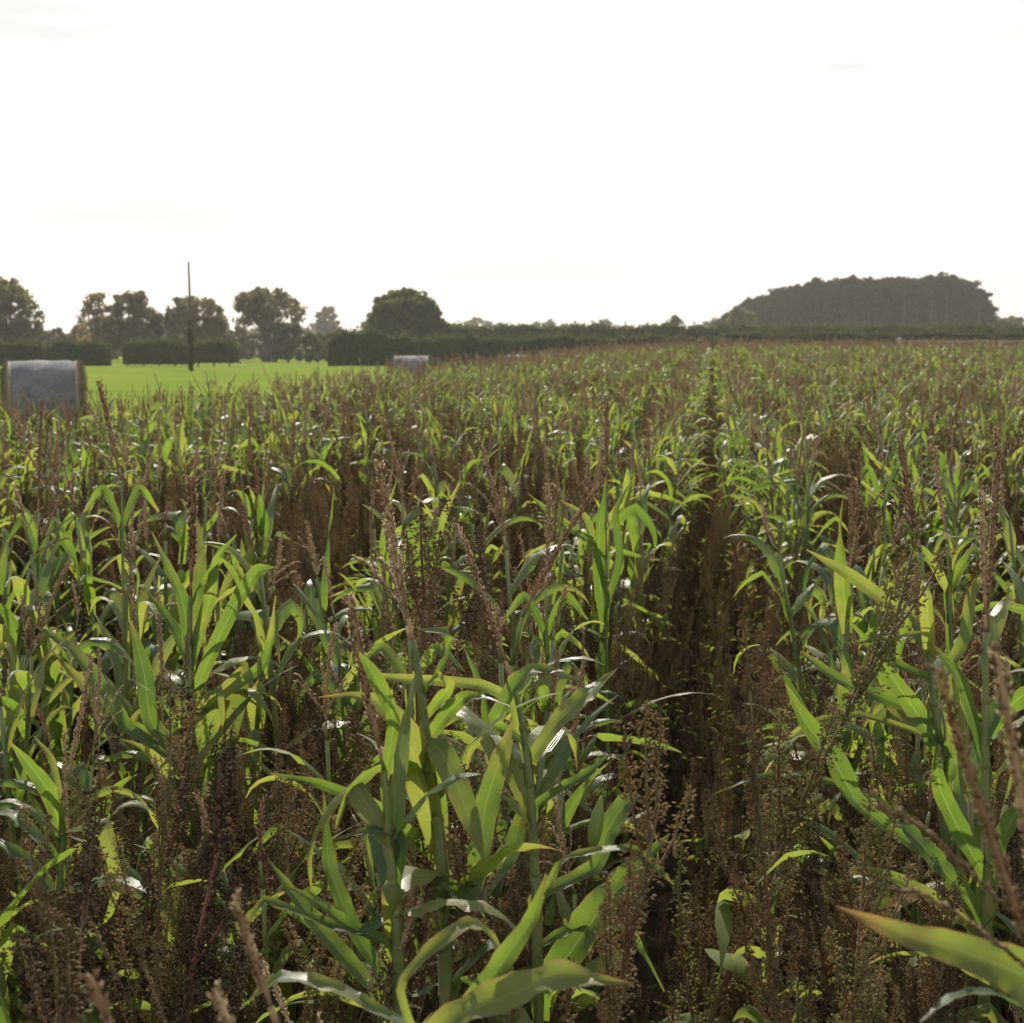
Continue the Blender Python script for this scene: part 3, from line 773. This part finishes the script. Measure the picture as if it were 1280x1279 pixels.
# ------------------------------------------------------------------ bales in the pasture
def net_material():
    m, nt, out = new_mat('bale_net_wrap')
    a = noise(nt, 3, 4); b = noise(nt, 30, 3)
    c = ramp(nt, math_(nt, 'ADD', math_(nt, 'MULTIPLY', a, .6), math_(nt, 'MULTIPLY', b, .4)), [(0.35, (0.10, 0.105, 0.115)), (0.65, (0.185, 0.185, 0.185))])
    surf(nt, out, c, 0.85, 0.12, nrm=bump(nt, b, .8, .03)); return m
M_NET = net_material()
M_STRAW = plain('straw', (0.17, 0.145, 0.105), (0.29, 0.25, 0.18), 30, .85, .15, .5)
def bale(px, top_y, D, label, ang, w=1.10, r=.82):
    x, y, z = at(px, top_y, D); gz = float(ground_z(x, y))
    e = link('round_bale', None, None, (x, y, gz)); e.rotation_euler = (0, 0, ang)
    tag(e, label, 'bale', 'round bales in the pasture')
    rg = random.Random(int(px)); cz = r - .03
    def rad(a, t): return r * (1 + .012 * math.sin(3 * a + px) + .01 * math.sin(9 * a + t * 14)) * (1 - .035 * abs(2 * t - 1) ** 6)
    V = []; F = []; na, nt_ = 64, 16
    for i in range(nt_ + 1):
        t = i / nt_
        for k in range(na):
            a = 2 * math.pi * k / na; q = rad(a, t)
            V.append((-w / 2 + w * t, math.cos(a) * q, cz + math.sin(a) * q * (1 if math.sin(a) > -.85 else .96)))
    for i in range(nt_):
        for k in range(na): F.append((i * na + k, i * na + (k + 1) % na, (i + 1) * na + (k + 1) % na, (i + 1) * na + k))
    mb = MB(); mb.add(V, F); link('net_wrap', mb.mesh('net_wrap', [M_NET]), e)
    for sgn in (-1, 1):
        mb = MB(); V = []; F = []; nr = 9
        for i in range(nr + 1):
            q = i / nr
            for k in range(na):
                a = 2 * math.pi * k / na; rr = r * (.985 if i == nr else 1.012) * min(1, q * 1.12)
                V.append((sgn * (w / 2 - .02 + .12 * (1 - q ** 5) + rg.uniform(-.008, .008)), math.cos(a) * rr, cz + math.sin(a) * rr))
        for i in range(nr):
            for k in range(na):
                f = (i * na + k, i * na + (k + 1) % na, (i + 1) * na + (k + 1) % na, (i + 1) * na + k)
                F.append(f if sgn > 0 else f[::-1])
        mb.add(V, F)
        for k in range(2600):            # loose straws
            a = rg.uniform(0, 6.28); q = r * (rg.random() ** .35) * 1.0
            p = np.array((sgn * (w / 2 + .09 * (1 - (q / r) ** 6) + rg.uniform(-.01, .05)), math.cos(a) * q, cz + math.sin(a) * q))
            d = unit(np.array((sgn * rg.uniform(.1, .9), math.cos(a) * rg.uniform(-.4, 1), math.sin(a) * rg.uniform(-.4, 1) + rg.uniform(-.3, .2))))
            s = unit(np.cross(d, (rg.random(), rg.random(), .3))) * .003; Ln = rg.uniform(.04, .11)
            mb.add([p - s, p + s, p + d * Ln + s, p + d * Ln - s], [(0, 1, 2, 3)])
        link('straw_end', mb.mesh('straw_end', [M_STRAW], False), e)
bale(53, 447, 26.5, 'large grey wrapped round bale nearest, at the left edge of the picture', R(17))
bale(515, 447, 50.5, 'middle-sized grey round bale standing in front of the dark hedge', R(-2))
bale(646, 447, 84, 'smallest and farthest pale round bale, just showing over the crop', R(10), 1.05, .80)

# ------------------------------------------------------------------ trees and hedges
def clusters(mb, centres, radii, per, size, rg, flat=.8, mat=0):
    """leaf sprays spread through lumps of a crown"""
    cs = np.asarray(centres, float); rs = np.asarray(radii, float); n = len(cs) * per
    idx = np.repeat(np.arange(len(cs)), per)
    d = rg.normal(size=(n, 3)); d /= np.linalg.norm(d, axis=1)[:, None]
    rr = rg.random(n) ** .45
    P = cs[idx] + d * (rr * rs[idx])[:, None] * np.array((1, 1, flat))
    a = rg.normal(size=(n, 3)); a /= np.linalg.norm(a, axis=1)[:, None]
    b = np.cross(a, rg.normal(size=(n, 3))); b /= np.linalg.norm(b, axis=1)[:, None]
    s = (size * rg.uniform(.6, 1.4, n))[:, None]
    V = np.stack([P - a * s, P + b * s * .55, P + a * s, P - b * s * .55], 1).reshape(-1, 3)
    F = (np.arange(n)[:, None] * 4 + np.arange(4)).tolist()
    mb.add(V, F, mat)
def limb_tree(px, base_y, D, label, crown, mat, wid, top_y, under=0.35, gaps=.3, lumps=70, seed=1, per=130, size=.34, cat='tree', name='field_tree', group=None, dome=.55, group_shape=None, trunks=1):
    """a field tree: trunk and limbs that carry lumps of foliage under a domed outline"""
    rg = np.random.default_rng(seed)
    c = at(px, 440, D); x, y = c[0], c[1]; gz = float(ground_z(x, y))
    H = EYE + (440 - top_y) * D / FPX - gz; Wm = wid * D / FPX / 2
    e = link(name, None, None, (x, y, gz)); tag(e, label, cat, group)
    z0 = H * under
    cen = []; rad = []
    while len(cen) < lumps:
        u = rg.normal(size=3); u[2] = abs(u[2]); u /= np.linalg.norm(u); u *= rg.uniform(.8, 1) if rg.random() < (.65 if gaps < .3 else .8) else rg.uniform(gaps, .85)
        zz = z0 + (H - z0) * u[2] ** .9
        k = 1.0 if u[2] > .2 else (.8 + u[2])
        r_ = H * rg.uniform(.055, .115)
        cen.append((u[0] * (Wm - r_) * k, u[1] * (Wm - r_) * k, min(zz, H - r_ * .7))); rad.append(r_)
    cr_ = MB(); clusters(cr_, cen, rad, per, size, rg)
    link('crown', cr_.mesh('crown', [mat], False), e)
    tr = MB()
    for tk in range(trunks):
        ox = (tk - (trunks - 1) / 2) * .9
        fork = np.array((ox, 0, z0 * .75))
        tube(tr, [(ox, 0, -.3), (ox * 1.02, 0, z0 * .3), fork], [H * .035, H * .026, H * .022], 9)
        for i in range(tk, len(cen), max(1, trunks * 2)):
            a = np.array(cen[i]); mid = fork * .45 + a * .55 + np.array((0, 0, -H * .04))
            tube(tr, smooth_curve([fork, mid, a], 6), np.linspace(H * .012, H * .003, 6), 5, cap=False)
    link('trunk', tr.mesh('trunk', [M_BARK]), e)
    return e
limb_tree(8, 450, 235, 'spreading broadleaf tree cut by the left edge, open crown with sky gaps', None, M_OAK, 110, 349, .3, .45, 130, 3, per=44)
limb_tree(124, 450, 250, 'thin pale tree with a sparse reddish crown, left of the pair', None, M_RUST, 66, 367, .2, .3, 80, 4, per=22)
limb_tree(166, 450, 245, 'dense rounded tree just left of the telegraph pole group', None, M_OAK, 92, 364, .2, .25, 130, 5, per=60)
limb_tree(243, 450, 250, 'flat-topped open tree standing behind the pole', None, M_OAK, 100, 371, .42, .45, 105, 6, per=40)
limb_tree(337, 450, 260, 'umbrella-shaped tree on bare trunks beside the gap in the hedge', None, M_OAK, 108, 361, .52, .45, 120, 7, per=42, trunks=3)
limb_tree(360, 450, 250, 'small round tree growing under the umbrella-shaped tree', None, M_GREEN, 56, 400, .1, .1, 60, 8, per=90)
limb_tree(410, 450, 560, 'distant pale block-shaped tree between the umbrella tree and the round tree', None, M_OAK, 46, 382, .15, .1, 60, 9, size=.6, per=80)
limb_tree(506, 450, 225, 'dense dome-shaped tree behind the dark hedge, left of centre', None, M_GREEN, 126, 362, .06, .05, 330, 10, per=90)
limb_tree(845, 450, 420, 'small hazy tree at the left foot of the dark wood', None, M_OAK, 40, 395, .1, .1, 44, 12, size=.5, per=90)
limb_tree(880, 450, 520, 'lower pale tree between the small hazy tree and the wood', None, M_RUST, 38, 400, .1, .1, 36, 13, size=.55, per=80)
limb_tree(72, 450, 300, 'low rounded tree behind the clipped hedge at the left', None, M_OAK, 50, 408, .1, .1, 40, 14, size=.4, per=80)
limb_tree(275, 450, 300, 'low bushy tree filling the space right of the pole', None, M_OAK, 60, 404, .1, .1, 44, 15, size=.4, per=80)
limb_tree(210, 450, 310, 'low bushy tree seen under the flat-topped tree', None, M_GREEN, 66, 402, .1, .1, 44, 16, size=.4, per=80)
limb_tree(386, 450, 240, 'dark bush beside the opening in the hedge', None, M_GREEN, 40, 414, .05, .05, 36, 17, per=90)
limb_tree(1262, 450, 430, 'low hazy tree right of the wood, at the right edge', None, M_GREEN, 60, 394, .05, .1, 50, 18, size=.5, per=90)

for k, (px, ty, w_) in enumerate([(10, 404, 60), (48, 410, 48), (100, 406, 54), (140, 402, 56), (178, 404, 60), (232, 400, 64), (262, 405, 50), (300, 408, 44), (328, 412, 44), (398, 418, 30)]):
    limb_tree(px, 450, 285 + 9 * (k % 4), 'low bushy tree in the belt of undergrowth behind the clipped hedge', None, (M_OAK, M_GREEN, M_RUST, M_OAK)[k % 4], w_, ty, .06, .1, 46, 60 + k, size=.4, per=70, name='bushy_tree', group='undergrowth trees behind the clipped hedge')
def wood():
    """the dome of dark conifers: one mass, with its own crowns, limbs and stems"""
    rg = np.random.default_rng(21); mb = MB()
    D0 = 400
    prof_x = [901, 925, 960, 1000, 1050, 1100, 1140, 1160, 1190, 1208, 1222, 1238]
    prof_y = [402, 383, 367, 354, 348, 350, 349, 344, 348, 354, 370, 394]
    tr = MB()
    for k in range(300):
        px = 903 + 333 * (k + rg.random()) / 300; D = D0 + rg.uniform(0, 45)
        ty = np.interp(px, prof_x, prof_y) + 2.5 * math.sin(px * .23) * math.sin(px * .071 + 1) + rg.uniform(-1.5, 8) + (rg.random() < .3) * rg.uniform(0, 12)
        c = at(px, 440, D); H = EYE + (440 - ty) * D / FPX
        cw = rg.uniform(3.4, 5.4)
        nl = 16
        zz = H * (1 - rg.random(nl) ** 1.2 * .85)
        cen = np.stack([c[0] + rg.uniform(-1, 1, nl) * cw * (1.15 - zz / H * .75), c[1] + rg.uniform(-1, 1, nl) * cw, np.minimum(zz, H - .8)], 1)
        clusters(mb, cen, rg.uniform(.9, 1.7, nl), 50, .42, rg, .7)
        tube(tr, [(c[0], c[1], -.2), (c[0], c[1], H * .9)], [.3, .08], 6)
    mb.join(tr, 1)
    o = link('wood', mb.mesh('wood', [M_PINE, M_BARK], False)); tag(o, 'dome-shaped dark pine wood on the skyline', 'wood', kind='stuff')
wood()
def pine(px, top_y, D, label, wid, seed):
    rg = np.random.default_rng(seed); c = at(px, 440, D); H = EYE + (440 - top_y) * D / FPX
    e = link('pine_tree', None, None, (c[0], c[1], 0)); tag(e, label, 'pine tree')
    cr_ = MB(); tr = MB(); tube(tr, [(0, 0, -.2), (.2, 0, H * .5), (0, 0, H * .95)], [.4, .28, .08], 8)
    Wm = wid * D / FPX / 2
    for k in range(16):
        z = H * (.15 + .8 * k / 16); az = rg.uniform(0, 6.28) if k % 2 else (0 if k % 4 else math.pi)
        rr = Wm * (1.1 - .75 * (z / H) ** 2) * rg.uniform(.7, 1); tip = np.array((math.cos(az) * rr, math.sin(az) * rr, z + rg.uniform(.2, 1)))
        tube(tr, [(0, 0, z - 1), tip * .5 + (0, 0, z * .5 - .4), tip], [.12, .08, .03], 5, cap=False)
        pts = [np.array((0, 0, z)) * (1 - t) + tip * t for t in (.35, .6, .85, 1)]
        clusters(cr_, pts, [1.1, 1.2, 1.1, .8], 70, .4, rg, .45)
    link('crown', cr_.mesh('crown', [M_PINE], False), e); link('trunk', tr.mesh('trunk', [M_BARK]), e)
pine(1222, 360, 392, 'pine with layered level branches at the right end of the wood', 52, 31)
limb_tree(928, 450, 385, 'rounded broadleaf tree at the left end of the dark wood', None, M_OAK, 56, 382, .08, .05, 60, 32, size=.5, per=110)

def far_trees():
    rg = np.random.default_rng(41); mb = MB(); tr = MB()
    spans = [(-60, 90, 418), (90, 300, 412), (300, 460, 408), (556, 580, 402), (580, 610, 398), (610, 640, 406), (640, 700, 404), (700, 770, 403), (770, 830, 410), (830, 900, 405), (1240, 1350, 400)]
    for a, b, ty in spans:
        n = int((b - a) / 6)
        for k in range(n):
            px = rg.uniform(a, b); D = rg.uniform(640, 760)
            yy = ty + 5 * math.sin(px * .09) + rg.uniform(-2, 5)
            c = at(px, 440, D); H = EYE + (440 - yy) * D / FPX
            nl = 9; zz = H * (1 - rg.random(nl) * .9)
            cen = np.stack([c[0] + rg.uniform(-1, 1, nl) * 4, c[1] + rg.uniform(-1, 1, nl) * 4, np.minimum(zz, H - 1)], 1)
            clusters(mb, cen, rg.uniform(1.2, 2.4, nl), 45, .8, rg, .8)
            tube(tr, [(c[0], c[1], -.2), (c[0], c[1], H * .8)], [.35, .1], 5)
    mb.join(tr, 1)
    o = link('far_woodland', mb.mesh('far_woodland', [M_OAK, M_BARK], False)); tag(o, 'hazy belt of far-off trees along the skyline', 'woodland', kind='stuff')
far_trees()

def hedge(x0, x1, D0, D1, ytop, label, depth=2.2, seed=1, bumps=.25, mat=M_HEDGE, dens=26, size=.16, extra=None, name='hedge', group=None, lift=0.0, base_gap=0.0):
    """hedge between photo columns x0..x1, a woody core covered in small leaf sprays"""
    rg = np.random.default_rng(seed)
    A = at(x0, 440, D0)[:2]; B = at(x1, 440, D1)[:2]; Ln = np.linalg.norm(B - A); t_ = (B - A) / Ln; nn = np.array((-t_[1], t_[0]))
    H0 = EYE + (440 - ytop) * (D0 + D1) / 2 / FPX
    def top(s):
        q = s * Ln; en = min(q, Ln - q)
        return (.8 + .2 * min(1, max(0, en) / 1.8) ** .5) * H0 * (1 + bumps * (.10 * math.sin(q * .55 + seed) + .08 * math.sin(q * 1.7 + 2 * seed) + .05 * math.sin(q * 4.1))) * (1 + (extra(s) if extra else 0))
    mb = MB()
    ns = max(4, int(Ln / 1.0)); V = []
    for i in range(ns + 1):
        s = i / ns; h = top(s) - .25; c = A + t_ * (Ln * s * .985 + Ln * .0075)
        for (o, z) in ((-.38, base_gap - .2), (-.42, h * .5), (-.36, h), (.36, h), (.42, h * .5), (.38, base_gap - .2)):
            p = c + nn * o * depth * (1 + .12 * math.sin(i * 2.1 + z)); V.append((p[0], p[1], z))
    F = [(i * 6 + k, i * 6 + k + 1, (i + 1) * 6 + k + 1, (i + 1) * 6 + k) for i in range(ns) for k in range(5)]
    F += [tuple(range(6))[::-1], tuple(ns * 6 + k for k in range(6))]
    mb.add(V, F)
    n = int(dens * Ln * (H0 + depth))
    s = rg.random(n); o = rg.uniform(-.5, .5, n); w = rg.random(n)
    hh = np.array([top(q) for q in s])
    face = rg.random(n)
    z = np.where(face < .6, rg.random(n) * hh, hh - rg.random(n) * .5 + .16 * np.abs(rg.normal(size=n)) ** 1.6)
    sh_ = rg.random(n) < .02; z = np.where(sh_, hh + rg.random(n) ** 2 * .75, z)
    z = np.maximum(z, base_gap * .7)
    o = np.where(face < .6, np.where(w < .7, -.5, .5) + rg.normal(size=n) * .07, o) * depth * (1 + .12 * np.sin(s * Ln * 1.9 + seed))
    P = np.stack([A[0] + t_[0] * Ln * s + nn[0] * o, A[1] + t_[1] * Ln * s + nn[1] * o, z], 1)
    a = rg.normal(size=(n, 3)); a /= np.linalg.norm(a, axis=1)[:, None]
    b = np.cross(a, rg.normal(size=(n, 3))); b /= np.linalg.norm(b, axis=1)[:, None]
    sz = (size * rg.uniform(.6, 1.6, n))[:, None]
    mb.add(np.stack([P - a * sz, P + b * sz * .6, P + a * sz, P - b * sz * .6], 1).reshape(-1, 3), (np.arange(n)[:, None] * 4 + np.arange(4)).tolist())
    if base_gap > 0:
        for q in np.arange(.4, Ln, 1.9):
            c = A + t_ * q; tube(mb, [(c[0], c[1], -.1), (c[0] + .1, c[1], base_gap + .4)], [.09, .06], 5)
    e = link(name, mb.mesh(name, [mat], False)); tag(e, label, 'hedge', group)
hg = 'clipped hedge sections across the pasture'
hedge(-40, 56, 181, 181, 428, 'square clipped hedge section at the left edge, behind the largest bale', seed=1, group=hg, bumps=.32)
hedge(60, 137, 180, 180, 427, 'square clipped hedge section just right of the largest bale', seed=2, group=hg, bumps=.32)
hedge(155, 238, 180, 180, 426, 'clipped hedge section left of the telegraph pole, bare at its foot', seed=3, group=hg, base_gap=.4, bumps=.3)
hedge(243, 298, 180, 180, 426, 'short clipped hedge section right of the telegraph pole', seed=4, group=hg, base_gap=.6, bumps=.3)
hedge(406, 900, 176, 184, 422, 'long dark bushy hedge across the middle behind the crop', seed=5, bumps=.6, depth=3, extra=lambda s: .22 * max(0, 1 - s * 4.5) * (1 + .5 * math.sin(s * 75)) + .10 * (math.sin(s * 33) > .3) * 0)
hedge(895, 1420, 184, 170, 417, 'long dark hedge continuing below the pine wood', seed=6, bumps=.25, depth=3)
hedge(540, 1420, 232, 226, 409, 'taller lighter green hedge seen over the top of the dark hedge', seed=7, bumps=.3, depth=4, size=.2, dens=16)
hedge(286, 400, 420, 420, 443, 'far low hedge seen through the gap beside the umbrella tree', seed=9, bumps=.3, depth=3, size=.25, dens=10)

# ------------------------------------------------------------------ pole and fence
def pole():
    x, y, _ = at(239, 440, 130); e = link('telegraph_pole', None, None, (x, y, float(ground_z(x, y))))
    tag(e, 'thin tall wooden pole with ivy round its lower half, standing in the green pasture', 'pole')
    H = EYE + (440 - 330) * 130 / FPX
    mb = MB(); tube(mb, [(0, 0, -.3), (0, 0, H * .5), (-.06, 0, H)], [.15, .12, .085], 12); link('post', mb.mesh('post', [M_POLE]), e)
    iv = MB(); rg = np.random.default_rng(5); z = np.linspace(.3, 4.4, 22)
    clusters(iv, np.stack([rg.normal(size=22) * .06, rg.normal(size=22) * .06, z], 1), .14 + .16 * (1 - z / 5.5), 70, .09, rg, 1.0)
    link('ivy', iv.mesh('ivy', [M_HEDGE], False), e)
    cp = MB(); tube(cp, [(-.06, 0, H - .02), (-.06, 0, H + .05)], [.10, .04], 12); link('cap', cp.mesh('cap', [M_POLE]), e)
pole()
def rail_fence():
    D = 88; xs = [1124, 1160, 1200, 1240, 1290]
    x0 = at(xs[0], 440, D)[0]; y0 = at(xs[0], 440, D)[1]
    e = link('rail_fence', None, None, (x0, y0, float(ground_z(x0, y0))))
    tag(e, 'pale post and rail fence showing just above the crop under the pine wood', 'fence')
    O = np.array(e.location); ztop = EYE + (440 - 426) * D / FPX
    P = []
    for k, px in enumerate(xs):
        x = at(px, 440, D)[0]; y = y0 + k * .3; gz = float(ground_z(x, y)); P.append((x, y, ztop))
        w = .12 if k == 0 else .06
        V = [(x + sx * w - O[0], y + sy * w - O[1], zz - O[2]) for zz in (gz - .2, ztop + (.1 if k == 0 else .0)) for sx, sy in ((-1, -1), (1, -1), (1, 1), (-1, 1))]
        V.append((x - O[0], y - O[1], ztop + .06 + (.1 if k == 0 else .0) - O[2]))
        mb = MB(); mb.add(V, [(0, 1, 5, 4), (1, 2, 6, 5), (2, 3, 7, 6), (3, 0, 4, 7), (4, 5, 8), (5, 6, 8), (6, 7, 8), (7, 4, 8)])
        link('post', mb.mesh('post', [M_FOLD], False), e)
    for dz in (-.06, -.5, -.95):
        mb = MB()
        for i in range(len(P) - 1):
            a, b = np.array(P[i]) - O, np.array(P[i + 1]) - O
            V = [(q[0], q[1] - .075 + t * .03, q[2] + dz + s * .055) for q in (a, b) for t, s in ((-1, -1), (1, -1), (1, 1), (-1, 1))]
            mb.add(V, [(0, 1, 5, 4), (1, 2, 6, 5), (2, 3, 7, 6), (3, 0, 4, 7), (0, 3, 2, 1), (4, 5, 6, 7)])
        link('rail', mb.mesh('rail', [M_FOLD], False), e)
rail_fence()

# ------------------------------------------------------------------ haze
def haze():
    V = [(x, y, z) for z in (-1.5, 34) for x, y in ((-3600, -700), (3600, -700), (3600, 4600), (-3600, 4600))]
    mb = MB(); mb.add(V, [(3, 2, 1, 0), (4, 5, 6, 7), (0, 1, 5, 4), (1, 2, 6, 5), (2, 3, 7, 6), (3, 0, 4, 7)])
    m, nt, out = new_mat('haze'); v = nt.nodes.new('ShaderNodeVolumePrincipled')
    v.inputs['Color'].default_value = (.95, .93, .88, 1); v.inputs['Density'].default_value = 0.00019; v.inputs['Anisotropy'].default_value = 0.35
    nt.links.new(v.outputs[0], out.inputs['Volume'])
    o = link('haze', mb.mesh('haze', [m], False)); tag(o, 'thin pale haze lying over the fields', 'haze', kind='stuff')
haze()
